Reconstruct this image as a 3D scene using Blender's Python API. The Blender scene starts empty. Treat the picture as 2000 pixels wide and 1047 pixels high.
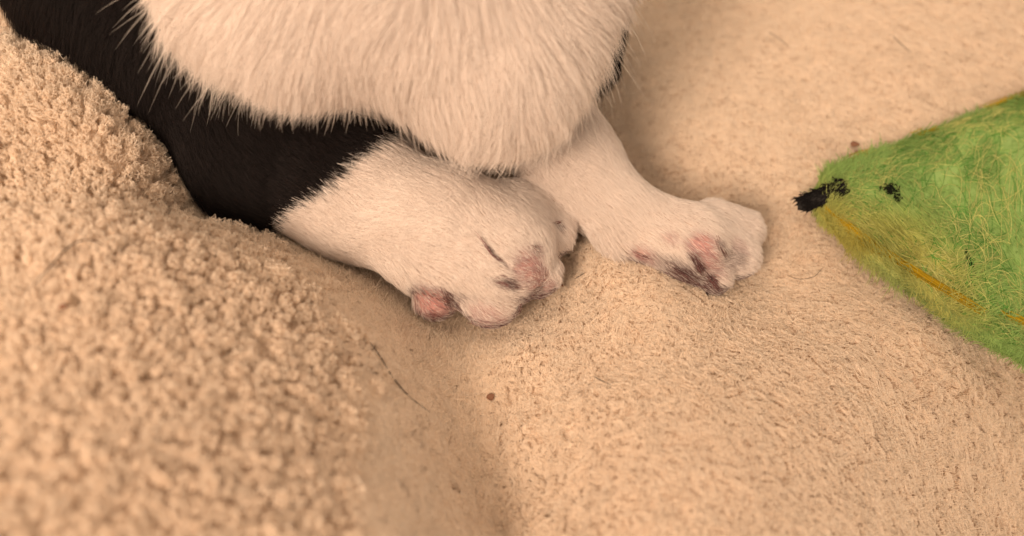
import bpy, math, random
import numpy as np
from mathutils import Vector, kdtree

random.seed(7)
rng = np.random.default_rng(7)
S = 0.01                                   # everything below is worked out in centimetres
scene = bpy.context.scene
col = scene.collection

# ------------------------------------------------------------------ camera
PITCH = math.radians(50)
CAM = np.array([0.0, -12.86, 15.32])
FWD = np.array([0.0, math.cos(PITCH), -math.sin(PITCH)])
RIGHT = np.array([1.0, 0.0, 0.0])
UP = np.array([0.0, math.sin(PITCH), math.cos(PITCH)])
FPX = 1732.0                               # focal length in pixels of a 2000 px wide frame
cam_data = bpy.data.cameras.new('camera')
cam_data.sensor_width = 36.0
cam_data.lens = 36.0 * FPX / 2000.0
cam_data.clip_start = 0.01
cam_data.clip_end = 20.0
cam_data.dof.use_dof = True
cam_data.dof.focus_distance = 0.186
cam_data.dof.aperture_fstop = 8.5
cam = bpy.data.objects.new('camera', cam_data)
col.objects.link(cam)
cam.location = CAM * S
cam.rotation_euler = (math.radians(90) - PITCH, 0, 0)
scene.camera = cam

# ------------------------------------------------------------------ light: warm key lamp at left, added overhead lamp, dim warm room
world = bpy.data.worlds.new('World')
scene.world = world
world.use_nodes = True
bg = world.node_tree.nodes['Background']
bg.inputs['Color'].default_value = (1.0, 0.775, 0.575, 1)
bg.inputs['Strength'].default_value = 0.76

lamp = bpy.data.lights.new('key_lamp', 'SPOT')       # key lamp left of the camera, narrow cone added to darken the lower right
lamp.energy = 24.5
lamp.color = (1.0, 0.755, 0.55)
lamp.spot_size = math.radians(41)
lamp.spot_blend = 1.0
lamp.shadow_soft_size = 0.12
lamp_o = bpy.data.objects.new('key_lamp', lamp)
col.objects.link(lamp_o)
lamp_o.location = (-0.27, -0.50, 0.43)
lamp_o.rotation_euler = (Vector((-0.03, 0.035, 0.03)) - lamp_o.location).to_track_quat('-Z', 'Y').to_euler()

top_lamp = bpy.data.lights.new('added_overhead_lamp', 'AREA')        # unseen lamp added overhead to light leg tops and darken undersides
top_lamp.shape = 'DISK'; top_lamp.size = 0.30; top_lamp.energy = 1.6; top_lamp.color = (1.0, 0.76, 0.54)
top_lamp_o = bpy.data.objects.new('added_overhead_lamp', top_lamp)
col.objects.link(top_lamp_o)
top_lamp_o.location = (-0.20, -0.10, 0.88)
top_lamp_o.rotation_euler = (Vector((0.0, 0.0, 0.0)) - top_lamp_o.location).to_track_quat('-Z', 'Y').to_euler()

scene.view_settings.view_transform = 'Standard'
scene.view_settings.look = 'None'
scene.view_settings.exposure = 0.0
scene.view_settings.gamma = 1.0
scene.view_settings.use_curve_mapping = False
scene.render.engine = 'CYCLES'
scene.cycles.max_bounces = 9
scene.cycles.diffuse_bounces = 5
scene.cycles.glossy_bounces = 2
scene.cycles.transmission_bounces = 4
scene.cycles.use_denoising = True
scene.cycles.use_adaptive_sampling = True
scene.cycles.adaptive_threshold = 0.025
scene.cycles.sample_clamp_indirect = 6.0

# ------------------------------------------------------------------ helpers
def ray(px, py):
    return FWD + (px - 1000.0) / FPX * RIGHT + (523.5 - py) / FPX * UP
def P(px, py, z):
    d = ray(px, py)
    return CAM + d * ((z - CAM[2]) / d[2])
def project(p):
    q = np.asarray(p) - CAM
    w = q @ FWD
    w = np.where(w < 0.5, 0.5, w)
    return 1000 + FPX * (q @ RIGHT) / w, 523.5 - FPX * (q @ UP) / w
def smooth(a, b, x):
    t = np.clip((x - a) / (b - a), 0, 1)
    return t * t * (3 - 2 * t)
def unit(v):
    return v / np.maximum(np.linalg.norm(v, axis=-1, keepdims=True), 1e-9)

class Noise:                                # cheap smooth 3D noise out of random waves
    def __init__(s, seed, n=14):
        r = np.random.default_rng(seed)
        s.k = unit(r.normal(size=(n, 3))) * r.uniform(0.6, 1.5, (n, 1))
        s.ph = r.uniform(0, 6.28, n)
    def __call__(s, p, freq):
        return np.sin(p @ (s.k.T * freq) + s.ph).sum(1) / math.sqrt(len(s.ph) / 2.0)

def new_mat(name):
    m = bpy.data.materials.new(name)
    m.use_nodes = True
    nt = m.node_tree
    b = nt.nodes['Principled BSDF']
    return m, nt, b

def fibre_mat(name, rough=0.75, transl=0.30, spec=0.25):
    """hair-like fibre: colour comes with each fibre, part of the light passes through"""
    m, nt, b = new_mat(name)
    a = nt.nodes.new('ShaderNodeAttribute'); a.attribute_name = 'tint'
    b.inputs['Roughness'].default_value = rough
    b.inputs['Specular IOR Level'].default_value = spec
    nt.links.new(a.outputs['Color'], b.inputs['Base Color'])
    t = nt.nodes.new('ShaderNodeBsdfTranslucent')
    nt.links.new(a.outputs['Color'], t.inputs['Color'])
    mx = nt.nodes.new('ShaderNodeMixShader'); mx.inputs[0].default_value = transl
    nt.links.new(b.outputs[0], mx.inputs[1]); nt.links.new(t.outputs[0], mx.inputs[2])
    nt.links.new(mx.outputs[0], nt.nodes['Material Output'].inputs['Surface'])
    return m

def fibres(name, pts, rad, tint, mat, parent=None):
    """pts (N,K,3) cm, rad (N,K) cm, tint (N,3)"""
    n, k = pts.shape[:2]
    hc = bpy.data.hair_curves.new(name)
    hc.add_curves([k] * n)
    hc.attributes['position'].data.foreach_set('vector', (pts * S).astype(np.float32).ravel())
    ra = hc.attributes.get('radius') or hc.attributes.new('radius', 'FLOAT', 'POINT')
    ra.data.foreach_set('value', (rad * S).astype(np.float32).ravel())
    ta = hc.attributes.new('tint', 'FLOAT_COLOR', 'CURVE')
    c4 = np.ones((n, 4), np.float32); c4[:, :3] = tint
    ta.data.foreach_set('color', c4.ravel())
    hc.materials.append(mat)
    o = bpy.data.objects.new(name, hc)
    col.objects.link(o)
    o.parent = parent
    return o

def mesh_obj(name, verts, faces, mat, parent=None, smooth_shade=True, colors=None):
    me = bpy.data.meshes.new(name)
    me.from_pydata((np.asarray(verts) * S).tolist(), [], [list(map(int, f)) for f in faces])
    me.update()
    if smooth_shade:
        me.polygons.foreach_set('use_smooth', [True] * len(me.polygons))
    if colors is not None:
        ca = me.color_attributes.new('tint', 'FLOAT_COLOR', 'POINT')
        c4 = np.ones((len(verts), 4), np.float32); c4[:, :3] = colors
        ca.data.foreach_set('color', c4.ravel())
    me.materials.append(mat)
    o = bpy.data.objects.new(name, me)
    col.objects.link(o)
    o.parent = parent
    return o
def tag(o, label=None, cat=None, group=None, kind=None):
    for k, v in (('label', label), ('category', cat), ('group', group), ('kind', kind)):
        if v: o[k] = v
    return o

def tube(path, radii, sides=6):
    path = np.asarray(path, float); n = len(path)
    radii = np.broadcast_to(radii, n)
    T = unit(np.gradient(path, axis=0))
    ref = np.array([0.3, 0.2, 1.0])
    A = unit(np.cross(T, ref)); B = np.cross(T, A)
    V = []; F = []
    for i in range(n):
        for j in range(sides):
            a = 2 * math.pi * j / sides
            V.append(path[i] + radii[i] * (math.cos(a) * A[i] + math.sin(a) * B[i]))
    for i in range(n - 1):
        for j in range(sides):
            F.append((i * sides + j, i * sides + (j + 1) % sides, (i + 1) * sides + (j + 1) % sides, (i + 1) * sides + j))
    F.append(tuple(range(sides - 1, -1, -1)))
    F.append(tuple((n - 1) * sides + j for j in range(sides)))
    return V, F

def bez(pts, n=24):                         # Catmull-Rom through points
    pts = np.asarray(pts, float)
    q = np.vstack([2 * pts[0] - pts[1], pts, 2 * pts[-1] - pts[-2]])
    out = []
    m = len(pts) - 1
    for u in np.linspace(0, m - 1e-6, n):
        i = int(u); t = u - i
        a, b, c, d = q[i], q[i + 1], q[i + 2], q[i + 3]
        out.append(0.5 * (2 * b + (c - a) * t + (2 * a - 5 * b + 4 * c - d) * t * t + (3 * b - a - 3 * c + d) * t ** 3))
    return np.array(out)

# ------------------------------------------------------------------ blanket: a heightfield through surveyed points
CP = [  # pixel x, pixel y, height in cm
    # crest of the left fold
    (60, 0, 4.3), (165, 110, 4.4), (212, 200, 4.5), (236, 290, 4.35), (262, 385, 3.7),
    (-60, 60, 4.5), (0, 300, 4.8), (120, 320, 4.45), (200, 450, 5.0), (0, 550, 5.1), (0, 800, 5.4),
    (0, 1047, 5.7), (300, 1000, 5.2), (300, 700, 4.9), (430, 600, 4.2),
    (400, 440, 2.9), (400, 395, 1.9), (470, 440, 1.4), (560, 545, 2.9), (640, 650, 2.7), (690, 745, 2.6), (680, 860, 2.9), (730, 1000, 3.0),
    # its flank, down to the valley
    (540, 470, 1.5), (640, 545, 1.35), (740, 640, 1.1), (800, 760, 1.1), (820, 900, 1.3), (850, 1030, 1.5),
    (560, 430, 0.8), (640, 475, 0.6), (740, 555, 0.4), (810, 605, 0.25), (900, 655, -0.05),
    (930, 720, 0.0), (945, 800, -0.25), (960, 900, -0.4), (985, 1047, -0.4),
    # right hand side: broad low fold
    (1010, 700, 0.3), (1020, 850, 0.25), (1050, 1030, 0.3),
    (1050, 610, -0.05), (1110, 560, 0.1), (1150, 700, 0.75), (1250, 700, 1.1), (1250, 900, 1.5), (1200, 1040, 1.3),
    (1400, 800, 1.45), (1150, 475, 0.55), (1200, 510, 0.8), (1290, 555, 1.0), (1390, 605, 0.75), (1490, 600, 0.25),
    (1450, 700, 1.0), (1600, 720, 0.7), (1600, 1000, 0.7), (1800, 820, -0.9), (1960, 820, -1.9), (1960, 1020, -2.8), (1780, 1020, -1.0),
    (1570, 520, -0.1), (1700, 580, -0.2), (1850, 690, -0.3),
    (1400, 480, -0.2), (1280, 430, -0.15), (1500, 470, -0.1),
    # far side
    (1480, 380, 0.1), (1300, 300, 0.1), (1400, 100, 0.4), (1700, 150, 0.7), (1950, 50, 1.1), (1650, 300, 0.3),
    (1320, 20, 0.3), (1900, 250, 0.2), (1950, 450, -0.2), (1000, 400, -0.2), (850, 450, -0.15), (700, 330, 0.0),
]
LF = lambda z: z if z < 1.0 else 1.0 + (z - 1.0) * 0.78      # height of the left fold
pts = [P(c[0], c[1], LF(c[2]) if c[0] < 900 else c[2]) for c in CP]
for c in ((60, 0, 4.3), (165, 110, 4.4), (212, 200, 4.5), (236, 290, 4.35), (262, 385, 3.7)):   # the far side of the left fold
    w = P(c[0], c[1], LF(c[2]))
    pts.append(w + np.array([0.55, 0.9, -1.6])); pts.append(w + np.array([1.1, 1.6, -3.0])); w2 = w + np.array([2.1, 2.6, 0]); w2[2] = 0.3; pts.append(w2)
for xy, z in (((-30, -16), 4.5), ((-30, 8), 3.8), ((-30, 34), 2.2), ((-12, 34), .6), ((0, 34), .6), ((14, 34), 1.2), ((30, 34), 1.5), ((30, 10), .8),
              ((30, -16), -3.), ((16, -16), -3.5), ((8, -16), .8), ((0, -14), 0.), ((-8, -16), 4.3), ((-3, 8), 0.2), ((-8, 12), .3), ((16, 6), .5), ((-17, 0), 4.0), ((-18, 10), 3.6)):
    pts.append(np.array([xy[0], xy[1], z]))
pts = np.array(pts); pts[:, 2] -= 0.27      # the points were read off the top of the pile
def tps_phi(r2):
    return 0.5 * r2 * np.log(np.maximum(r2, 1e-9))
N = len(pts)
K = tps_phi(((pts[:, None, :2] - pts[None, :, :2]) ** 2).sum(-1)) + np.eye(N) * 0.03
Q = np.hstack([np.ones((N, 1)), pts[:, :2]])
A = np.block([[K, Q], [Q.T, np.zeros((3, 3))]])
W = np.linalg.solve(A, np.concatenate([pts[:, 2], np.zeros(3)]))
def blanket_exact(x, y):
    x = np.asarray(x, float); y = np.asarray(y, float)
    out = np.empty(x.size); xf = x.ravel(); yf = y.ravel()
    for i in range(0, x.size, 20000):
        a = xf[i:i + 20000]; b = yf[i:i + 20000]
        r2 = (a[:, None] - pts[None, :, 0]) ** 2 + (b[:, None] - pts[None, :, 1]) ** 2
        out[i:i + 20000] = tps_phi(r2) @ W[:N] + W[N] + W[N + 1] * a + W[N + 2] * b
    return out.reshape(x.shape)
GX0, GX1, GY0, GY1, GD = -30.0, 30.0, -16.0, 34.0, 0.2
gx = np.arange(GX0, GX1 + 1e-6, GD); gy = np.arange(GY0, GY1 + 1e-6, GD)
XX, YY = np.meshgrid(gx, gy)
ZZ = blanket_exact(XX, YY)
nz = Noise(3)
flat3 = np.stack([XX.ravel(), YY.ravel(), np.zeros(XX.size)], 1)
ZZ = ZZ + (0.05 * nz(flat3, 1.3) + 0.05 * nz(flat3 + 9, 0.6)).reshape(ZZ.shape)
GRX = np.gradient(ZZ, GD, axis=1); GRY = np.gradient(ZZ, GD, axis=0)
def bil(Gd, x, y):
    u = np.clip((x - GX0) / GD, 0, len(gx) - 1.001); v = np.clip((y - GY0) / GD, 0, len(gy) - 1.001)
    i = u.astype(int); j = v.astype(int); a = u - i; b = v - j
    return (Gd[j, i] * (1 - a) * (1 - b) + Gd[j, i + 1] * a * (1 - b) + Gd[j + 1, i] * (1 - a) * b + Gd[j + 1, i + 1] * a * b)
def bh(x, y): return bil(ZZ, np.atleast_1d(x), np.atleast_1d(y))
def bnorm(x, y):
    gxx = bil(GRX, x, y); gyy = bil(GRY, x, y)
    return unit(np.stack([-gxx, -gyy, np.ones_like(gxx)], 1))
def hit_blanket(px, py, lift=0.0):
    d = ray(px, py)
    for t in np.arange(6, 45, 0.05):
        p = CAM + d * t
        if p[2] <= bh(p[0], p[1])[0] + lift:
            return p
    return CAM + d * 20

# ------------------------------------------------------------------ cat: one smooth body out of rounded limbs
class Prim:
    def __init__(s, a, b, ra, rb, part, k):
        s.a = np.asarray(a, float); s.b = np.asarray(b, float); s.ra = ra; s.rb = rb; s.part = part; s.k = k
    def d(s, p):
        ab = s.b - s.a
        L = max(ab @ ab, 1e-9)
        h = np.clip(((p - s.a) @ ab) / L, 0, 1)
        return np.linalg.norm(p - s.a - h[:, None] * ab, axis=1) - (s.ra + (s.rb - s.ra) * h)
prims = []
def limb(a, b, ra, rb, part, k=0.5): prims.append(Prim(a, b, ra, rb, part, k))

# torso, shoulder, upper arm (black coat)
limb((-1.2, 6.2, 4.6), (-12.5, 11.5, 4.0), 3.6, 4.4, 'torso', 1.0)
limb(P(250, -60, 4.6), P(390, 60, 3.6), 2.4, 2.3, 'torso', 1.0)
limb(P(390, 60, 3.6), P(510, 285, 2.1), 2.2, 1.65, 'arm', 0.8)
limb(P(1138, -60, 3.4), P(1128, 100, 2.7), 1.0, 0.78, 'torso', 0.8)
# chest (white)
limb(P(540, -150, 6.6), P(760, -125, 6.6), 2.3, 2.5, 'chest', 0.8)
limb(P(760, -125, 6.6), P(1032, -90, 6.0), 2.5, 1.98, 'chest', 1.2)
limb(P(890, -30, 5.9), P(962, 106, 5.0), 1.9, 1.72, 'chest', 1.2)
limb(P(640, -300, 7.8), P(900, -300, 7.8), 2.6, 2.6, 'chest', 0.8)
limb(P(480, 5, 5.8), P(570, 28, 5.9), 1.3, 1.4, 'chest', 0.8)
# foreleg in front
limb(P(510, 285, 2.1), P(680, 365, 1.8), 1.55, 1.32, 'legA', 0.6)
limb(P(680, 365, 1.8), P(870, 455, 1.6), 1.32, 1.22, 'legA', 0.6)
limb(P(870, 455, 1.6), P(965, 492, 1.35), 1.22, 1.22, 'pawA', 0.6)
limb(P(880, 490, 1.2), P(1000, 435, 1.2), .9, .9, 'pawA', 0.5)
TOES_A = [((845, 520, 1.05), (850, 583, 0.65), 0.50, 0.46),
          ((900, 515, 1.25), (958, 583, 0.82), 0.68, 0.60),
          ((985, 470, 1.3), (1047, 533, 0.90), 0.60, 0.52),
          ((1010, 425, 1.3), (1074, 460, 1.05), 0.56, 0.48)]
for (a, b, ra, rb), kt in zip(TOES_A, (0.09, 0.09, 0.10, 0.22)):
    limb(P(*a), P(*b), ra, rb, 'pawA', kt)
# foreleg behind
limb(P(1030, 170, 2.5), P(1105, 305, 1.7), 1.08, 1.0, 'legB', 0.5)
limb(P(1105, 308, 1.7), P(1232, 436, 1.05), .98, 0.74, 'legB', 0.5)
limb(P(1232, 436, 1.05), P(1345, 475, 1.0), 0.74, 0.86, 'pawB', 0.4)
TOES_B = [((1270, 475, 0.85), (1322, 523, 0.5), 0.55, 0.45),
          ((1330, 490, 0.95), (1388, 538, 0.5), 0.55, 0.44),
          ((1380, 470, 1.0), (1440, 502, 0.6), 0.56, 0.46),
          ((1390, 440, 1.0), (1448, 450, 0.7), 0.55, 0.46)]
for (a, b, ra, rb), kt in zip(TOES_B, (0.10, 0.09, 0.16, 0.22)):
    limb(P(*a), P(*b), ra, rb, 'pawB', kt)

def sdf(p, parts=None):
    d = None
    for q in prims:
        if parts and q.part not in parts: continue
        e = q.d(p)
        if d is None: d = e
        else:
            h = np.clip(0.5 + 0.5 * (d - e) / q.k, 0, 1)
            d = d * (1 - h) + e * h - q.k * h * (1 - h)
    return d
def sdf_grad(p, e=0.03):
    g = np.stack([sdf(p + np.eye(3)[i] * e) - sdf(p - np.eye(3)[i] * e) for i in range(3)], 1)
    return unit(g)
def hit_cat(px, py):
    d = ray(px, py); d = d / np.linalg.norm(d)
    t = 8.0
    for _ in range(120):
        e = sdf((CAM + d * t)[None])[0]
        t += max(e * 0.8, 0.003)
        if e < 0.01: break
    return CAM + d * t

def surface_net(lo, hi, res):
    n = ((np.array(hi) - lo) / res).astype(int) + 1
    ax = [lo[i] + res * np.arange(n[i]) for i in range(3)]
    D = np.empty(n)
    yy, zz = np.meshgrid(ax[1], ax[2], indexing='ij')
    for i in range(n[0]):
        D[i] = sdf(np.stack([np.full(yy.size, ax[0][i]), yy.ravel(), zz.ravel()], 1)).reshape(yy.shape)
    sg = D < 0
    c = [sg[i:n[0] - 1 + i, j:n[1] - 1 + j, k:n[2] - 1 + k] for i in (0, 1) for j in (0, 1) for k in (0, 1)]
    tot = sum(x.astype(int) for x in c)
    cells = np.argwhere((tot > 0) & (tot < 8))
    idx = -np.ones(np.array(n) - 1, int); idx[tuple(cells.T)] = np.arange(len(cells))
    acc = np.zeros((len(cells), 3)); cnt = np.zeros(len(cells))
    corners = [(i, j, k) for i in (0, 1) for j in (0, 1) for k in (0, 1)]
    for u in range(8):
        for v in range(u + 1, 8):
            du = np.array(corners[v]) - corners[u]
            if abs(du).sum() != 1: continue
            A_ = D[tuple((cells + corners[u]).T)]; B_ = D[tuple((cells + corners[v]).T)]
            m = (A_ < 0) != (B_ < 0)
            t = np.where(m, A_ / np.where(m, A_ - B_, 1), 0)
            acc += np.where(m[:, None], np.array(corners[u]) + t[:, None] * du, 0); cnt += m
    V = lo + res * (cells + acc / cnt[:, None])
    F = []
    for a in range(3):
        b, c_ = (a + 1) % 3, (a + 2) % 3
        sl0 = [slice(None)] * 3; sl1 = [slice(None)] * 3
        sl0[a] = slice(0, -1); sl1[a] = slice(1, None)
        E = np.argwhere(sg[tuple(sl0)] != sg[tuple(sl1)])
        E = E[(E[:, b] > 0) & (E[:, c_] > 0) & (E[:, b] < n[b] - 1) & (E[:, c_] < n[c_] - 1)]
        eb = np.eye(3, dtype=int)[b]; ec = np.eye(3, dtype=int)[c_]
        q = np.stack([idx[tuple(x.T)] for x in (E - eb - ec, E - ec, E, E - eb)], 1)
        inside = sg[tuple(E.T)]
        q[~inside] = q[~inside][:, ::-1]
        F.append(q[(q >= 0).all(1)])
    return V, np.vstack(F)
LO = np.array([-18.5, -4.5, -1.5]); HI = np.array([7.0, 17.5, 12.5])
V, F = surface_net(LO, HI, 0.17)

# markings: where the coat is black, where bare pink skin shows, where stains and crevice shade are painted
AX_A = unit(P(870, 455, 1.6) - P(510, 285, 2.1))
SOCK = 0.5 * (hit_cat(560, 400) + hit_cat(745, 258))
ORIGIN_CHEST = P(870, -190, 8.0)
def part_dists(p):
    names = ['torso', 'arm', 'chest', 'legA', 'pawA', 'legB', 'pawB']
    return names, np.stack([sdf(p, (n,)) for n in names], 1)
markn = Noise(5)
SOCK_N = unit(np.cross(hit_cat(745, 258) - hit_cat(560, 400), (CAM - SOCK)))
if SOCK_N @ AX_A < 0: SOCK_N = -SOCK_N
def is_black(p, pd):
    near = pd.argmin(1)
    s = (p - SOCK) @ SOCK_N + 0.10 * markn(p, 2.0)
    upper = (near == 0) | (near == 1)
    leg = (near == 3)
    return (upper & (s < 0)) | (leg & (s < 0)) | (near == 0)
PINK = [(846, 580, .50, 1.), (838, 605, .40, .9), (860, 605, .3, .9), (1032, 520, .42, .85), (1050, 545, .42, .85), (1070, 565, .30, .7), (945, 615, .35, .5), (985, 625, .3, .35), (1050, 482, .2, .4),
        (1372, 478, .32, .9), (1388, 510, .30, .8), (1400, 530, .2, .6), (1255, 498, .28, .6), (1310, 462, .15, .4), (1440, 480, .25, .35)]
DARK = [(888, 606, .32, 1.), (878, 590, .15, .9), (870, 568, .10, .8), (895, 622, .22, 1.), (915, 628, .16, .8), (1006, 612, .16, .9), (1014, 596, .16, .95), (1035, 590, .16, .9), (1064, 580, .16, .85),
        (990, 553, .16, .7), (1000, 560, .13, 1.), (972, 548, .14, .5), (935, 466, .045, .5), (945, 478, .05, .8), (951, 485, .055, .9), (957, 492, .055, .9), (966, 502, .06, .9), (978, 514, .05, .8), (990, 525, .05, .6),
        (1046, 484, .16, .4), (1088, 436, .13, .5), (1092, 520, .14, .4), (1108, 490, .12, .35),
        (1345, 535, .32, .75), (1318, 522, .3, .55), (1370, 562, .3, .95), (1358, 502, .13, .9), (1368, 520, .13, .9), (1385, 545, .18, .9), (1405, 568, .16, .9), (1430, 505, .32, .45), (1290, 510, .25, .35), (1405, 472, .10, .6), (1412, 490, .1, .5)]
PINK_W = [(hit_cat(a, b), r, w) for a, b, r, w in PINK]
DARK_W = [(hit_cat(a, b), r, w) for a, b, r, w in DARK]
def spot(p, L):
    o = np.zeros(len(p))
    for c, r, w in L:
        o = np.maximum(o, w * (1 - smooth(0.45 * r, 1.25 * r, np.linalg.norm(p - c, axis=1))))
    return o
_, pdV = part_dists(V)
blk = is_black(V, pdV)
skin = np.where(blk[:, None], (0.015, 0.012, 0.012), (0.60, 0.48, 0.42))
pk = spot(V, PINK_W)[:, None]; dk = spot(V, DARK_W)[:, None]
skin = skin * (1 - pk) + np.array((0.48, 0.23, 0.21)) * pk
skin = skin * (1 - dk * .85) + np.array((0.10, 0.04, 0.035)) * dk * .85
m_skin, nt, b = new_mat('cat_skin')
a_ = nt.nodes.new('ShaderNodeAttribute'); a_.attribute_name = 'tint'
nt.links.new(a_.outputs['Color'], b.inputs['Base Color'])
b.inputs['Roughness'].default_value = 0.6
b.inputs['Subsurface Weight'].default_value = 0.0
cat = mesh_obj('cat', V, F, m_skin, colors=skin)
tag(cat, 'white-chested cat with a black side, lying with both white forepaws stretched out on the fleece', 'cat')

# ---- fur
def sample_surface(n):
    tri = np.vstack([F[:, [0, 1, 2]], F[:, [0, 2, 3]]])
    a, b_, c = V[tri[:, 0]], V[tri[:, 1]], V[tri[:, 2]]
    nr = np.cross(b_ - a, c - a); ar = np.linalg.norm(nr, axis=1) / 2
    cen = (a + b_ + c) / 3
    px, py = project(cen)
    facing = (unit(nr) * unit(CAM - cen)).sum(1)
    w = ar * np.where((px > -250) & (px < 1700) & (py > -350) & (py < 800), 1.0, 0.12) * np.where(facing > -0.45, 1.0, 0.2)
    t = rng.choice(len(tri), n, p=w / w.sum())
    u = rng.random((n, 2)); f = u.sum(1) > 1; u[f] = 1 - u[f]
    p = a[t] + u[:, :1] * (b_[t] - a[t]) + u[:, 1:] * (c[t] - a[t])
    return p
def clump_to(roots, n_cl):
    """index of the nearest of n_cl random roots"""
    cen = roots[rng.choice(len(roots), n_cl, replace=False)]
    kd = kdtree.KDTree(n_cl)
    for i, c in enumerate(cen): kd.insert(c, i)
    kd.balance()
    return np.array([kd.find(r)[1] for r in roots]), cen
NF = 680000
R = sample_surface(NF)
nrm = sdf_grad(R)
names, pd = part_dists(R)
near = pd.argmin(1)
black = is_black(R + AX_A * rng.normal(0, .10, (NF, 1)), pd)
fl0 = np.where((near == 6)[:, None], unit(P(1440, 490, .5) - P(1300, 440, 1.0)), AX_A)
mid_h = R + 0.16 * fl0 + 0.04 * nrm
pkR = np.maximum(spot(mid_h, PINK_W), spot(R, PINK_W)); dkR = np.maximum(spot(mid_h, DARK_W), spot(R, DARK_W))
sole_shade = smooth(0.12, -0.30, nrm[:, 2]) * ((near == 4) | (near == 6)) * 0.9  # contact shade under the paws, painted into the fur colour
dkR = np.maximum(dkR, sole_shade)
keep = rng.random(NF) > pkR * 0.70
keep &= R[:, 2] > bh(R[:, 0], R[:, 1]) - 0.05
R, nrm, near, black, pkR, dkR = (x[keep] for x in (R, nrm, near, black, pkR, dkR))
n = len(R)
soft = np.exp(-np.clip(pd[keep], 0, 9) * 1.6)
flow_by = {0: None, 1: unit(P(510, 285, 2.1) - P(390, 60, 3.6)), 3: AX_A, 4: AX_A,
           5: unit(P(1235, 430, 1.1) - P(1105, 305, 1.7)), 6: unit(P(1440, 490, .5) - P(1300, 440, 1.0))}
fl = np.zeros((n, 3))
chest_flow = unit(R - ORIGIN_CHEST) + np.array([0, 0, -0.35])
torso_flow = unit(np.array([-0.7, -0.2, -0.6]))[None].repeat(n, 0)
for i in range(7):
    v = chest_flow if i == 2 else torso_flow if i == 0 else flow_by[i][None].repeat(n, 0)
    fl += v * soft[:, i:i + 1] ** 2
fl += 0.16 * rng.normal(size=(n, 3))
fl = unit(fl - (fl * nrm).sum(1, keepdims=True) * nrm)
fl = unit(fl + 0.20 * np.stack([markn(R, 1.4), markn(R + 5, 1.4), markn(R + 11, 1.4)], 1) + 0.13 * np.stack([markn(R + 3, 4.5), markn(R + 8, 4.5), markn(R + 14, 4.5)], 1))
fl = unit(fl - (fl * nrm).sum(1, keepdims=True) * nrm)
Ltab = np.array([0.75, 0.55, 0.68, 0.40, 0.26, 0.42, 0.26])
ln = Ltab[near] * rng.uniform(0.6, 1.15, n)
ln *= np.where(near == 2, 1 + 0.28 * np.clip(rng.normal(size=n), -1, 2.2), 1)
ln *= 1 - 0.45 * np.maximum(pkR, dkR)
lift = np.array([0.34, 0.30, 0.38, 0.27, 0.30, 0.27, 0.32])[near] * rng.uniform(0.5, 1.5, n)
ci, cc = clump_to(R, 14000)
ln *= np.where(near == 2, rng.uniform(.85, 1.2, len(cc))[ci], 1.0)
KP = 5
tt = np.linspace(0, 1, KP)
pts_f = np.empty((n, KP, 3))
bend = fl * 0.95
droop = np.array([0, 0, -0.25])
for j, t in enumerate(tt):
    pts_f[:, j] = R + ln[:, None] * (nrm * (lift * t * (1.25 - 0.55 * t))[:, None] + bend * t + droop * (t * t * 0.5))
# pull tips of a lock together
tip_c = np.zeros((len(cc), 3)); cn = np.bincount(ci, minlength=len(cc))[:, None]
for d in range(3): tip_c[:, d] = np.bincount(ci, pts_f[:, -1, d], len(cc))
tip_c /= np.maximum(cn, 1)
pull = np.where(near == 2, 0.22, 0.14) * rng.uniform(0.5, 1.2, n)
for j, t in enumerate(tt):
    pts_f[:, j] += (tip_c[ci] - pts_f[:, -1])  * (pull * t ** 1.5)[:, None] * (j < KP - 1) 
pts_f[:, -1] += (tip_c[ci] - pts_f[:, -1]) * pull[:, None]
wid = np.where(near == 2, 0.0043, 0.0043) * rng.uniform(0.7, 1.2, n)
rad_f = wid[:, None] * np.array([1.0, 1.0, 0.85, 0.6, 0.15])[None]
white_c = np.array((0.88, 0.795, 0.74)) * rng.uniform(0.90, 1.06, (n, 1))
tint = np.where(black[:, None], np.array((0.012, 0.009, 0.009)) * rng.uniform(0.6, 1.8, (n, 1)), white_c)
# stained fur and painted shade round the toes
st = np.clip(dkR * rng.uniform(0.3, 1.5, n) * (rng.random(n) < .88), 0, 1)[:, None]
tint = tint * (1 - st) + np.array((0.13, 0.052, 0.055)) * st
st = (np.clip(pkR * rng.uniform(0.3, 1.3, n) * (rng.random(n) < .8), 0, 1) * (dkR < .4))[:, None]
tint = tint * (1 - st) + np.array((0.46, 0.265, 0.27)) * st
tint = np.clip(tint, 0, 0.92)
m_fur = fibre_mat('cat_fur', 0.6, 0.30, 0.3)
m_bfur = fibre_mat('black_cat_fur', 0.6, 0.1, 0.12)
groups = {'black_coat': black, 'chest_fur': ~black & ((near == 2) | (near == 0) | (near == 1)), 'foreleg_fur': ~black & ((near == 3) | (near == 5)), 'paw_fur': ~black & ((near == 4) | (near == 6))}
for gname, mk in groups.items():
    if mk.sum() < 5: continue
    o = fibres(gname, pts_f[mk], rad_f[mk], tint[mk], m_bfur if gname == 'black_coat' else m_fur, cat)
    tag(o, kind='stuff')
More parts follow.
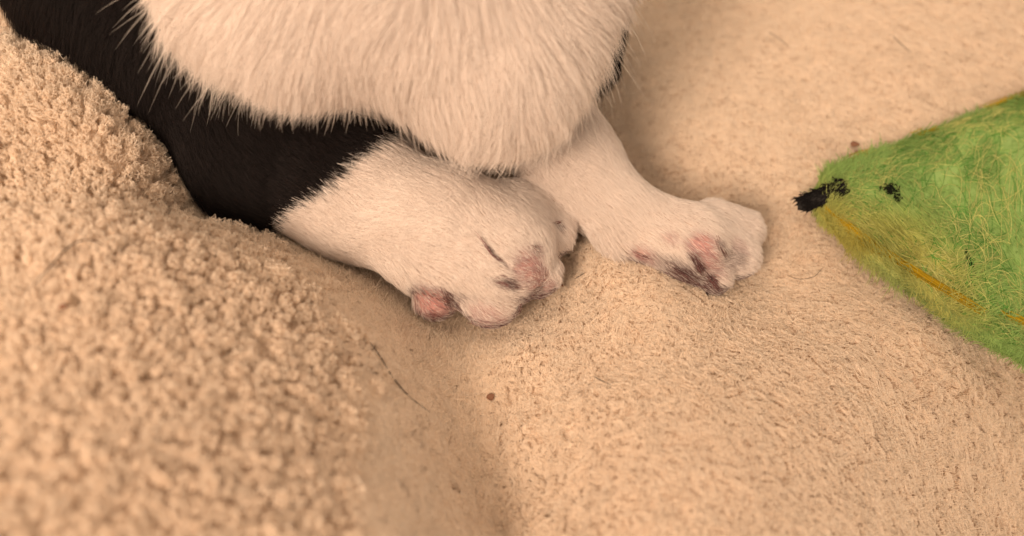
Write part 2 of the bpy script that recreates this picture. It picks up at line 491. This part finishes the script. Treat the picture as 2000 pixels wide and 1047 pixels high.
# dark stained locks that also paint shade between and under the toes
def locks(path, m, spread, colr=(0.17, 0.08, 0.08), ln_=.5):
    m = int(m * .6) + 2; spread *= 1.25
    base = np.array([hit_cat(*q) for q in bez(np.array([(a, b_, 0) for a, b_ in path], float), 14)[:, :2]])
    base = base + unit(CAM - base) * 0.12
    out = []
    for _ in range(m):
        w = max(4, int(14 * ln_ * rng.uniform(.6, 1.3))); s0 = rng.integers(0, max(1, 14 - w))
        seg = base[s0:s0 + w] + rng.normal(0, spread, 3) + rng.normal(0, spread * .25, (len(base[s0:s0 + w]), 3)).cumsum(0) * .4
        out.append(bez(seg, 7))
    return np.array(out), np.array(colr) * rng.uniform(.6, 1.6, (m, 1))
LK = [locks([(922, 448), (945, 475), (968, 502), (1000, 522)], 16, .012), locks([(966, 545), (985, 551), (1004, 562)], 40, .045), locks([(868, 562), (880, 590), (900, 625)], 70, .05),
      locks([(890, 612), (915, 622), (935, 626)], 40, .035), locks([(1016, 590), (1010, 606), (1000, 618)], 40, .03), locks([(1018, 590), (1045, 588), (1074, 574)], 60, .035), locks([(1040, 478), (1050, 486), (1062, 488)], 14, .02, (.2, .1, .09)),
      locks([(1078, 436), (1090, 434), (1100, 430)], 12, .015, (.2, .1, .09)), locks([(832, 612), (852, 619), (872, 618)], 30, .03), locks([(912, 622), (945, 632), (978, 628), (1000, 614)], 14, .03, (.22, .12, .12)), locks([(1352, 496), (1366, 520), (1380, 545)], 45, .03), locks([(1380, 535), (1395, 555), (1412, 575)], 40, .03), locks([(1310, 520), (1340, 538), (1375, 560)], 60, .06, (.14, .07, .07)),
      locks([(1402, 462), (1410, 485), (1425, 510)], 16, .02, (.2, .1, .09)), locks([(1235, 492), (1255, 502), (1280, 508)], 20, .03, (.22, .1, .1))]
lk_p = np.vstack([a for a, _ in LK]); lk_c = np.vstack([b_ for _, b_ in LK])
tag(fibres('toe_shade_lock', lk_p, np.array([.6, 1, 1, 1, .9, .6, .2])[None] * np.full((len(lk_p), 1), .0045), lk_c, m_fur, cat), kind='stuff')
# long loose guard hairs along the rim of the chest
sel = np.where((near == 2) & (rng.random(n) < 0.5))[0]
px, py = project(R[sel])
edge = (nrm[sel] * unit(CAM - R[sel])).sum(1)
px, py = px[(edge < 0.35) & (edge > -0.2)], py[(edge < 0.35) & (edge > -0.2)]
sel = sel[(edge < 0.35) & (edge > -0.2)]
ok_ = py > -40; sel = sel[ok_]; px = px[ok_]
sel = sel[(px < 520) | ((px > 1120) & (rng.random(len(sel)) < .4))]
sel = rng.choice(sel, min(520, len(sel)), replace=False)
k6 = np.linspace(0, 1, 7)
GL = rng.uniform(0.8, 1.6, len(sel)) * np.where(rng.random(len(sel)) < .3, 1.25, .85)
gh = np.empty((len(sel), 7, 3))
wob = unit(rng.normal(size=(len(sel), 3)))
for j, t in enumerate(k6):
    gh[:, j] = R[sel] + GL[:, None] * (fl[sel] * t * 0.85 + nrm[sel] * 0.45 * t + droop * t * t * 0.6 + wob * 0.10 * t * t)
o = fibres('guard_hair', gh, np.array([1, 1, .9, .8, .6, .4, .1])[None] * rng.uniform(.003, .0045, (len(sel), 1)), np.tile((0.86, 0.80, 0.74), (len(sel), 1)), m_fur, cat)
tag(o, kind='stuff')

# ------------------------------------------------------------------ toy: flat felted wool shape with a black tip
ZT = 0.55
ST = [((1594, 366), (1604, 412), .40), ((1625, 340), (1632, 442), .55), ((1700, 312), (1702, 503), .72), ((1800, 272), (1795, 568), .85), ((1900, 234), (1885, 628), .95),
      ((2000, 200), (1985, 690), 1.0), ((2110, 172), (2090, 748), 1.0), ((2230, 180), (2220, 760), 1.0), ((2330, 240), (2320, 715), .9), ((2385, 350), (2385, 570), .7), ((2400, 420), (2400, 480), .3)]
Us = bez([P(*s[0], ZT - .1) for s in ST], 60); Ls = bez([P(*s[1], ZT + .05) for s in ST], 60)
Ts = np.interp(np.linspace(0, 10, 60), range(11), [s[2] for s in ST])
toyn = Noise(11)
def toy_point(i, th):
    """station i (float), angle th round the section: 0 = lower edge, pi = upper edge, pi/2 = top"""
    i0 = int(min(max(i, 0), 58)); f = i - i0
    U = Us[i0] * (1 - f) + Us[i0 + 1] * f; L = Ls[i0] * (1 - f) + Ls[i0 + 1] * f; T = Ts[i0] * (1 - f) + Ts[i0 + 1] * f
    c, s = math.cos(th), math.sin(th)
    v = 0.5 - 0.5 * math.copysign(abs(c) ** 0.72, c)
    w = math.copysign(abs(s) ** 0.62, s)
    p = L + (U - L) * v
    return p + np.array([0, 0, 1.0]) * w * T * 0.5
NS, NT = 60, 40
TV = np.array([toy_point(i if i < 59 else 58.999, 2 * math.pi * j / NT) for i in range(NS) for j in range(NT)])
TV = TV + np.array([0, 0, 1.0]) * (0.05 * toyn(TV, 1.5) + 0.025 * toyn(TV, 4))[:, None]
TF = [(i * NT + j, (i + 1) * NT + j, (i + 1) * NT + (j + 1) % NT, i * NT + (j + 1) % NT) for i in range(NS - 1) for j in range(NT)]
TF += [tuple(range(NT)), tuple((NS - 1) * NT + j for j in range(NT - 1, -1, -1))]
G1, G2, G3 = Noise(21), Noise(22), Noise(23)
def felt_color(p, th):
    a = smooth(8.3, 10.2, p[:, 0] + 0.75 * G1(p, 0.9) + 0.25 * p[:, 1])[:, None]
    g = np.array((0.55, 0.53, 0.165)) * (1 - a) + np.array((0.33, 0.50, 0.165)) * a
    te = smooth(0.75, 1.6, G2(p, 0.8))[:, None] * 0.6
    g = g * (1 - te) + np.array((0.10, 0.32, 0.15)) * te
    rim = np.maximum(smooth(0.75, 0.98, np.abs(np.cos(th))) * smooth(0.1, 1.0, G3(p, 2.2)), 0)[:, None] * 0.6
    g = g * (1 - rim) + np.array((0.42, 0.33, 0.03)) * rim
    return g
thv = np.tile(2 * math.pi * np.arange(NT) / NT, NS)
m_felt, nt, b = new_mat('felt')
a_ = nt.nodes.new('ShaderNodeAttribute'); a_.attribute_name = 'tint'
nt.links.new(a_.outputs['Color'], b.inputs['Base Color'])
b.inputs['Roughness'].default_value = 0.95; b.inputs['Specular IOR Level'].default_value = 0.1
nzn = nt.nodes.new('ShaderNodeTexNoise'); nzn.inputs['Scale'].default_value = 900.0
bp = nt.nodes.new('ShaderNodeBump'); bp.inputs['Strength'].default_value = 0.5; bp.inputs['Distance'].default_value = 0.0005
nt.links.new(nzn.outputs['Fac'], bp.inputs['Height']); nt.links.new(bp.outputs['Normal'], b.inputs['Normal'])
toy = bpy.data.objects.new('felt_toy', None); col.objects.link(toy)
tag(toy, 'flat green felted wool toy with a black pointed tip and yellow edging', 'cat toy')
toy_o = TV.mean(0); toy.location = toy_o * S
def under_toy(o):
    o.parent = toy; o.location = -toy_o * S
    return o
under_toy(mesh_obj('body', TV, TF, m_felt, colors=felt_color(TV, thv)))
m_wool = fibre_mat('wool_fibre', 0.8, 0.35, 0.15)
# short felt nap
NW = 40000
si = rng.uniform(0, 40, NW); th = rng.uniform(-0.5, math.pi + 0.35, NW)
root = np.array([toy_point(a, b_) for a, b_ in zip(si, th)])
root[:, 2] += 0.05 * toyn(root, 1.5)
e1 = np.array([toy_point(a, b_ + 0.06) for a, b_ in zip(si, th)]) - root
e2 = np.array([toy_point(min(a + 0.4, 58.9), b_) for a, b_ in zip(si, th)]) - root
tn = unit(np.cross(e2, e1)); tn[tn[:, 2] * np.sin(th) < 0] *= -1
e1 = unit(e1); e2 = unit(e2)
ang = rng.uniform(0, 2 * math.pi, NW)
dr = np.cos(ang)[:, None] * e1 + np.sin(ang)[:, None] * e2
sd = np.cross(tn, dr)
fl_ = rng.uniform(0.12, 0.42, NW)[:, None]; cv = rng.normal(0, 0.35, NW)[:, None]
nap = np.stack([root + dr * fl_ * t + sd * cv * fl_ * t * t + tn * (0.03 * fl_ + 0.05 * rng.random((NW, 1)) * fl_) * math.sin(math.pi * min(t, .75)) for t in np.linspace(0, 1, 5)], 1)
fc = felt_color(root, th) * rng.uniform(0.8, 1.25, (NW, 1))
under_toy(tag(fibres('felt_nap', nap, np.tile(np.array([.8, 1, 1, .8, .3]) * .0062, (NW, 1)), np.clip(fc, 0, .8), m_wool), kind='stuff'))
# long loose wool fibres wandering over the top
NLW = 1300
pick = rng.choice(np.where((th > 0.1) & (th < 3.0) & (si < 34))[0], NLW)
steps = 12
lw = np.empty((NLW, steps, 3)); a = si[pick].copy(); bth = th[pick].copy(); hd = rng.uniform(0, 6.28, NLW); kv = rng.normal(0, 0.22, NLW)
for s_ in range(steps):
    for q in range(NLW):
        lw[q, s_] = toy_point(min(max(a[q], 0), 58), min(max(bth[q], -0.3), 3.4)) + np.array([0, 0, 0.05 + 0.05 * math.sin(q + s_ * 0.7)])
    a += np.cos(hd) * 0.55; bth += np.sin(hd) * 0.055; hd += kv + rng.normal(0, 0.12, NLW)
lc = np.where(rng.random((NLW, 1)) < .75, np.array((0.62, 0.62, 0.24)), np.array((0.12, 0.34, 0.07))) * rng.uniform(.8, 1.3, (NLW, 1))
under_toy(tag(fibres('loose_fibre', lw, np.full((NLW, steps), 0.0055), lc, m_wool), kind='stuff'))
# yellow wool strand along the lower edge, in pieces as it shows through
def strand(i0, i1, th0, name='edging', w=.055, c=(0.52, 0.36, 0.02), nf=70):
    ii = np.linspace(i0, i1, 16)
    base = np.array([toy_point(i, th0) for i in ii])
    pp = []
    for q in range(nf):
        off = rng.normal(0, w, 3)
        wv = rng.normal(0, 0.012, (16, 3)).cumsum(0) * .5
        s0 = rng.integers(0, 9)
        seg = bez((base + off + wv)[s0:s0 + 8], 10); seg[:, 2] += .07
        pp.append(seg)
    return under_toy(tag(fibres(name, np.array(pp), np.full((nf, 10), .009), np.array(c) * rng.uniform(.7, 1.25, (nf, 1)), m_wool), kind='stuff'))
strand(1.5, 25, 0.40, w=.028, nf=170)
strand(27, 34, 0.55, w=.04, nf=70)
strand(7, 12, 2.9, nf=60); strand(16, 19, 2.75, nf=40); strand(24, 31, 2.95, nf=60)
# black tip: an angular felt spike with a ragged end
m_black, nt, b = new_mat('black_felt')
b.inputs['Base Color'].default_value = (0.012, 0.010, 0.010, 1); b.inputs['Roughness'].default_value = 0.9
t0 = P(1650, 364, 1.02); t1 = P(1563, 403, 0.72)
axis = t1 - t0; side = unit(np.cross(axis, (0, 0, 1.0)))
ring = []
for t, w, h in ((0, .06, .05), (.18, .16, .10), (.42, .20, .13), (.66, .22, .12), (.88, .20, .09), (1.0, .12, .04)):
    c = t0 + axis * t
    for j in range(14):
        aa = 2 * math.pi * j / 14
        jag = rng.normal(0, .02) + (0.10 * rng.random() if t == 1.0 else 0)
        ring.append(c + side * (w + jag) * math.cos(aa) + np.array([0, 0, 1.]) * (h + jag * .5) * math.sin(aa) + unit(axis) * (rng.normal(0, .06) if t > .8 else 0))
rf = [(i * 14 + j, i * 14 + (j + 1) % 14, (i + 1) * 14 + (j + 1) % 14, (i + 1) * 14 + j) for i in range(5) for j in range(14)] + [tuple(range(13, -1, -1)), tuple(70 + j for j in range(14))]
tip = under_toy(mesh_obj('tip', ring, rf, m_black, smooth_shade=False))
tip['label'] = 'black pointed felt tip'
nb = 500
bt = rng.random(nb); ba = rng.uniform(0, math.pi, nb)
br = t0 + axis * bt[:, None] + side * (.22 * np.cos(ba))[:, None] + np.array([0, 0, 1.]) * (.15 * np.sin(ba))[:, None]
bd = unit(unit(axis) + rng.normal(0, .45, (nb, 3))) * rng.uniform(.06, .18, (nb, 1))
under_toy(tag(fibres('tip_nap', np.stack([br, br + bd * .5, br + bd], 1), np.full((nb, 3), .007), np.tile((.012, .01, .01), (nb, 1)), m_wool), kind='stuff'))
# eye: a small knot of dark fibres; dark green stitch lower down
def knot(name, px, py, z, rpx, n_, colr, stretch=(1, 1)):
    c = P(px, py, z); r = rpx / 92.
    pr = c + np.stack([rng.normal(0, r * stretch[0], n_), rng.normal(0, r * stretch[1], n_), np.zeros(n_)], 1)
    d = unit(rng.normal(size=(n_, 3)) * np.array([stretch[0], stretch[1], .15])) * r * 1.1
    pp = np.stack([pr - d * .5, pr + np.array([0, 0, .05]), pr + d * .5], 1)
    return under_toy(fibres(name, pp, np.full((n_, 3), .011), np.array(colr) * rng.uniform(.5, 1.5, (n_, 1)), m_wool))
def toy_top(px, py):
    best = None
    d = ray(px, py)
    q = CAM + d * ((1.4 - CAM[2]) / d[2])
    k = np.argmin(((TV[:, :2] - q[:2]) ** 2).sum(1) + (TV[:, 2] < ZT) * 99)
    return TV[k][2] + 0.08
knot('eye', 1740, 372, toy_top(1740, 372), 8, 60, (.012, .015, .008))['label'] = 'dark eye of tangled fibres'
knot('eye', 1755, 388, toy_top(1755, 388), 5, 26, (.02, .03, .01))['label'] = 'dark eye of tangled fibres'
knot('stitch', 1897, 560, toy_top(1897, 560), 9, 130, (.03, .07, .015), (.6, 2.2))['label'] = 'dark green stitch'
knot('stitch', 1893, 510, toy_top(1893, 510), 5, 50, (.03, .06, .015), (.4, 2.2))['label'] = 'dark green stitch'

# ------------------------------------------------------------------ blanket: backing cloth and curly fleece pile
m_back, nt, b = new_mat('fleece_backing')
b.inputs['Base Color'].default_value = (0.68, 0.55, 0.44, 1); b.inputs['Roughness'].default_value = 1.0
b.inputs['Specular IOR Level'].default_value = 0.0
def left_top(C):        # the tightly curled crown of the left fold
    return smooth(-1.8, -3.6, C[:, 0] + 0.3 * wn(C, 1.1)) * smooth(1.5, 2.6, C[:, 2] + 0.2 * wn(C, 1.4))
wn = Noise(31)
BV = np.stack([XX.ravel(), YY.ravel(), ZZ.ravel()], 1)
BV[:, 2] += 0.05 + 0.08 * (1 - left_top(BV))
nxg, nyg = len(gx), len(gy)
BF = [(j * nxg + i, j * nxg + i + 1, (j + 1) * nxg + i + 1, (j + 1) * nxg + i) for j in range(nyg - 1) for i in range(nxg - 1)]
blanket = mesh_obj('blanket', BV, BF, m_back)
tag(blanket, 'cream curly fleece blanket heaped into soft folds under everything', 'blanket')

wn = Noise(31)
def tuft_sites(SP):
    cxg, cyg = np.meshgrid(np.arange(-22, 22, SP), np.arange(-12, 26, SP))
    cxg = cxg + (np.arange(cxg.shape[0]) % 2)[:, None] * SP * .5
    cx = cxg.ravel() + rng.uniform(-.42, .42, cxg.size) * SP; cy = cyg.ravel() + rng.uniform(-.42, .42, cxg.size) * SP
    area = np.sqrt(1 + bil(GRX, cx, cy) ** 2 + bil(GRY, cx, cy) ** 2)
    rp_ = np.floor(area + rng.random(cx.size)).astype(int)
    cx = np.repeat(cx, rp_) + rng.normal(0, SP * .35, rp_.sum()) * (np.repeat(rp_, rp_) > 1); cy = np.repeat(cy, rp_) + rng.normal(0, SP * .35, rp_.sum()) * (np.repeat(rp_, rp_) > 1)
    C = np.stack([cx, cy, bh(cx, cy)], 1)
    px, py = project(C)
    front = (C - CAM) @ FWD > 4
    inn = front & (px > -120) & (px < 2120) & (py > -100) & (py < 1150)
    ok = front & (px > -500) & (px < 2500) & (py > -450) & (py < 1500)
    C, inn = C[ok], inn[ok]
    ok = sdf(C + np.array([0, 0, .15])) > -0.12
    return C[ok], inn[ok]
CA, ia = tuft_sites(0.185); k_ = rng.random(len(CA)) < left_top(CA); CA, ia = CA[k_], ia[k_]
CB, ib = tuft_sites(0.215); k_ = rng.random(len(CB)) > left_top(CB); CB, ib = CB[k_], ib[k_]
C = np.vstack([CA, CB]); inn = np.concatenate([ia, ib]); isA = np.arange(len(C)) < len(CA)
nC = bnorm(C[:, 0], C[:, 1])
NC = len(C)
# flanks are brushed smooth, the far side is short and flat, the rest is soft curls
flank = smooth(-7.5, -6.0, C[:, 0]) * smooth(0.1, -0.5, C[:, 0]) * (1 - left_top(C)) * smooth(4.0, 2.0, C[:, 1])
far = smooth(0.0, 4.0, C[:, 1]) * (C[:, 0] > 0)
relief = np.clip(0.42 + 0.26 * wn(C, 0.45) + 0.25 * smooth(-.4, .3, C[:, 0]) * smooth(3.0, 1.8, C[:, 0]) * smooth(-1.5, -3, C[:, 1]), .15, 0.9) * (1 - .6 * far) * (1 - .5 * flank)
relief = np.where(isA, 1.0, relief)
combed = np.where(isA, 0.26, np.clip(0.34 + 0.42 * flank + 0.2 * far, 0, .9))
M = np.where(inn, np.where(isA, 44, 60), np.where(isA, 6, 8))
own = np.repeat(np.arange(NC), M)
nh = len(own)
re_ = relief[own]; cb = combed[own]; A_own = isA[own]
sc_ = np.where(inn, 1.0, 2.6)[own]
n_ = nC[own]
ta = unit(np.cross(n_, np.array([0.3, 1.0, 0.1]))); tb = np.cross(n_, ta)
lean_dir = unit(np.stack([0.6 + 0.5 * wn(C, .35), -0.6 + 0.5 * wn(C + 20, .35), np.zeros(NC)], 1) + np.where(isA, .55, .32)[:, None] * rng.normal(size=(NC, 3)))
lean_dir = unit(lean_dir - (lean_dir * nC).sum(1, keepdims=True) * nC)
ld = lean_dir[own]; ls = np.cross(n_, ld)
# every tuft is a small springy pillow of curls
size = (np.exp(rng.normal(0, 0.28, NC)) * (1 + .45 * flank + .25 * far))[own]
rb_t = np.where(A_own, 0.088, 0.128) * size                # across
rb_l = np.where(A_own, 0.128, 0.20) * size                # along the lie of the pile
rb_h = np.where(A_own, 0.092, 0.078) * size * re_          # height
hc_ = (0.19 + np.where(isA, .032, .022) * rng.normal(size=NC).clip(-1.6, 1.6) * relief)[own]
cen = C[own] + n_ * hc_[:, None]
az = rng.uniform(0, 6.283, nh); el = np.arcsin(rng.uniform(-0.15, 0.97, nh))
turn = np.where(rng.random(nh) < .5, 1, -1) * rng.uniform(.6, 1.5, nh)
el2 = el + rng.normal(0, .45, nh)
kk = 6
pp = np.empty((nh, kk, 3))
ra_ = 0.10 * np.sqrt(rng.random(nh)); aa = rng.uniform(0, 6.283, nh)
root = C[own] + ta * (ra_ * np.cos(aa))[:, None] + tb * (ra_ * np.sin(aa))[:, None]
root[:, 2] = bh(root[:, 0], root[:, 1])
pp[:, 0] = root
jr = rng.uniform(.74, 1.16, nh)
cen = cen + rng.normal(0, .008, (nh, 3))
w = cb[:, None]
for j in range(1, kk):
    u = (j - 1) / (kk - 2)
    A_ = az + turn * u; E_ = el + (el2 - el) * u
    ball = cen + (ld * (rb_l * np.cos(E_) * np.cos(A_) * jr)[:, None] + ls * (rb_t * np.cos(E_) * np.sin(A_) * jr)[:, None] + n_ * (rb_h * np.sin(E_) * jr)[:, None])
    comb = cen + ls * (rb_t * 1.1 * np.sin(az) * jr * (1 - .4 * u) + 0.02 * np.sin(az * 3 + 5 * u))[:, None] + ld * (rb_l * (np.cos(az) * .6 + 1.2 * (u - .4)))[:, None] + n_ * (rb_h * np.sin(el) * (1 - .5 * u * u))[:, None]
    pp[:, j] = comb * w + ball * (1 - w)
prad = np.array([.8, 1, 1, 1, .9, .5])[None] * (0.0056 * sc_ * rng.uniform(.8, 1.2, nh))[:, None]
tv = (rng.uniform(.95, 1.04, NC)[own] * rng.uniform(.95, 1.05, nh))[:, None]
ptint = np.array((0.885, 0.765, 0.64)) * tv
# short fuzz filling the gaps between the tufts
NU = 460000
uxy = np.stack([rng.uniform(-13, 15, NU), rng.uniform(-9, 14, NU)], 1)
ur = np.stack([uxy[:, 0], uxy[:, 1], bh(uxy[:, 0], uxy[:, 1])], 1)
upx, upy = project(ur)
uk = (upx > -60) & (upx < 2060) & (upy > -60) & (upy < 1110) & (sdf(ur + np.array([0, 0, .1])) > -.1)
ur = ur[uk]; un = bnorm(ur[:, 0], ur[:, 1]); NU = len(ur)
ud = unit(un + rng.normal(0, .45, (NU, 3))); uw = rng.normal(0, .05, (NU, 3)); ul = rng.uniform(.17, .275, NU)[:, None]
up_ = np.stack([ur + ud * ul * t + uw * t * t for t in np.linspace(0, 1, kk)], 1)
pp = np.concatenate([pp, up_]); prad = np.concatenate([prad, np.array([1, 1, 1, 1, .9, .5])[None] * rng.uniform(.0045, .006, (NU, 1))])
ptint = np.concatenate([ptint, np.array((0.885, 0.765, 0.64)) * rng.uniform(.93, 1.05, (NU, 1))])
inside = sdf(pp[:, -1]) < 0.0
pp = pp[~inside]; prad = prad[~inside]; ptint = ptint[~inside]
m_pile = fibre_mat('fleece_pile', 0.9, 0.35, 0.1)
pile = fibres('pile', pp, prad, ptint, m_pile, blanket)
tag(pile, kind='stuff')
print('fur', n, 'pile', len(pp), 'cat faces', len(F))

# ------------------------------------------------------------------ stray hairs and crumbs lying on the fleece
m_hair, nt, b = new_mat('stray_dark_hair'); b.inputs['Base Color'].default_value = (0.05, 0.03, 0.02, 1); b.inputs['Roughness'].default_value = 0.4
m_crumb, nt, b = new_mat('crumb'); b.inputs['Base Color'].default_value = (0.22, 0.10, 0.06, 1); b.inputs['Roughness'].default_value = 0.9
nzn = nt.nodes.new('ShaderNodeTexNoise'); nzn.inputs['Scale'].default_value = 2500
rp = nt.nodes.new('ShaderNodeValToRGB'); rp.color_ramp.elements[0].color = (.10, .04, .025, 1); rp.color_ramp.elements[1].color = (.34, .17, .10, 1)
nt.links.new(nzn.outputs['Fac'], rp.inputs[0]); nt.links.new(rp.outputs[0], b.inputs['Base Color'])
def stray(pix, label, r=0.013, lift=0.42):
    path = bez([hit_blanket(a, b_, lift) for a, b_ in pix], 26)
    base = path.mean(0)
    rr = np.interp(np.linspace(0, 1, 26), [0, .15, .7, 1], [.35, 1, .9, .25]) * r
    v, f = tube(path - base, rr, 5)
    o = mesh_obj('stray_hair', v, f, m_hair); o.location = base * S
    return tag(o, label, 'hair', 'loose cat hairs on the fleece')
stray([(62, 560), (95, 525), (128, 488), (158, 470), (185, 470), (205, 482)], 'long dark curved stray hair on the left fleece fold')
stray([(722, 668), (745, 700), (768, 738), (800, 775), (840, 805)], 'long dark stray hair on the brushed slope below the front paw')
stray([(240, 325), (255, 345), (268, 362)], 'short dark stray hair near the crest of the left fold', .008)
stray([(1743, 70), (1758, 84), (1780, 104)], 'short dark stray hair on the far fleece above the felt toy', .010)
stray([(1500, 62), (1520, 74), (1545, 95)], 'thin stray hair on the far fleece right of the cat chest', .009)
stray([(1122, 545), (1134, 538), (1144, 532)], 'tiny stray hair beside the toes of the front paw', .008)
stray([(1160, 735), (1178, 745), (1195, 752)], 'thin stray hair in the middle of the right fleece fold', .009)
stray([(1608, 522), (1590, 540), (1560, 545), (1535, 536)], 'faint curved hair on the fleece below the toy tip', .006)
def crumb(px, py, r, label, lift=.34, seed=0):
    q = np.random.default_rng(seed)
    import bmesh
    bm = bmesh.new(); bmesh.ops.create_icosphere(bm, subdivisions=2, radius=1.0)
    nn = Noise(seed + 50)
    vs = np.array([v.co[:] for v in bm.verts]); fs = [[v.index for v in f.verts] for f in bm.faces]; bm.free()
    vs = vs * (1 + .42 * nn(vs, 2.6)).clip(.35, 2)[:, None] * np.array([1, .85, .6]) * r
    o = mesh_obj('crumb', vs, fs, m_crumb, smooth_shade=False)
    o.location = hit_blanket(px, py, lift) * S
    return tag(o, label, 'crumb', 'brown crumbs on the fleece')
crumb(1668, 279, .10, 'larger brown crumb above the toy tip', seed=1)
crumb(1674, 297, .05, 'small brown crumb just below the larger one near the toy', seed=2)
crumb(958, 776, .07, 'brown crumb in the valley below the front paw', seed=3)
crumb(125, 600, .05, 'small dark crumb on the left fleece fold', seed=4)
crumb(1098, 557, .035, 'tiny dark speck beside the front paw toes', seed=5)
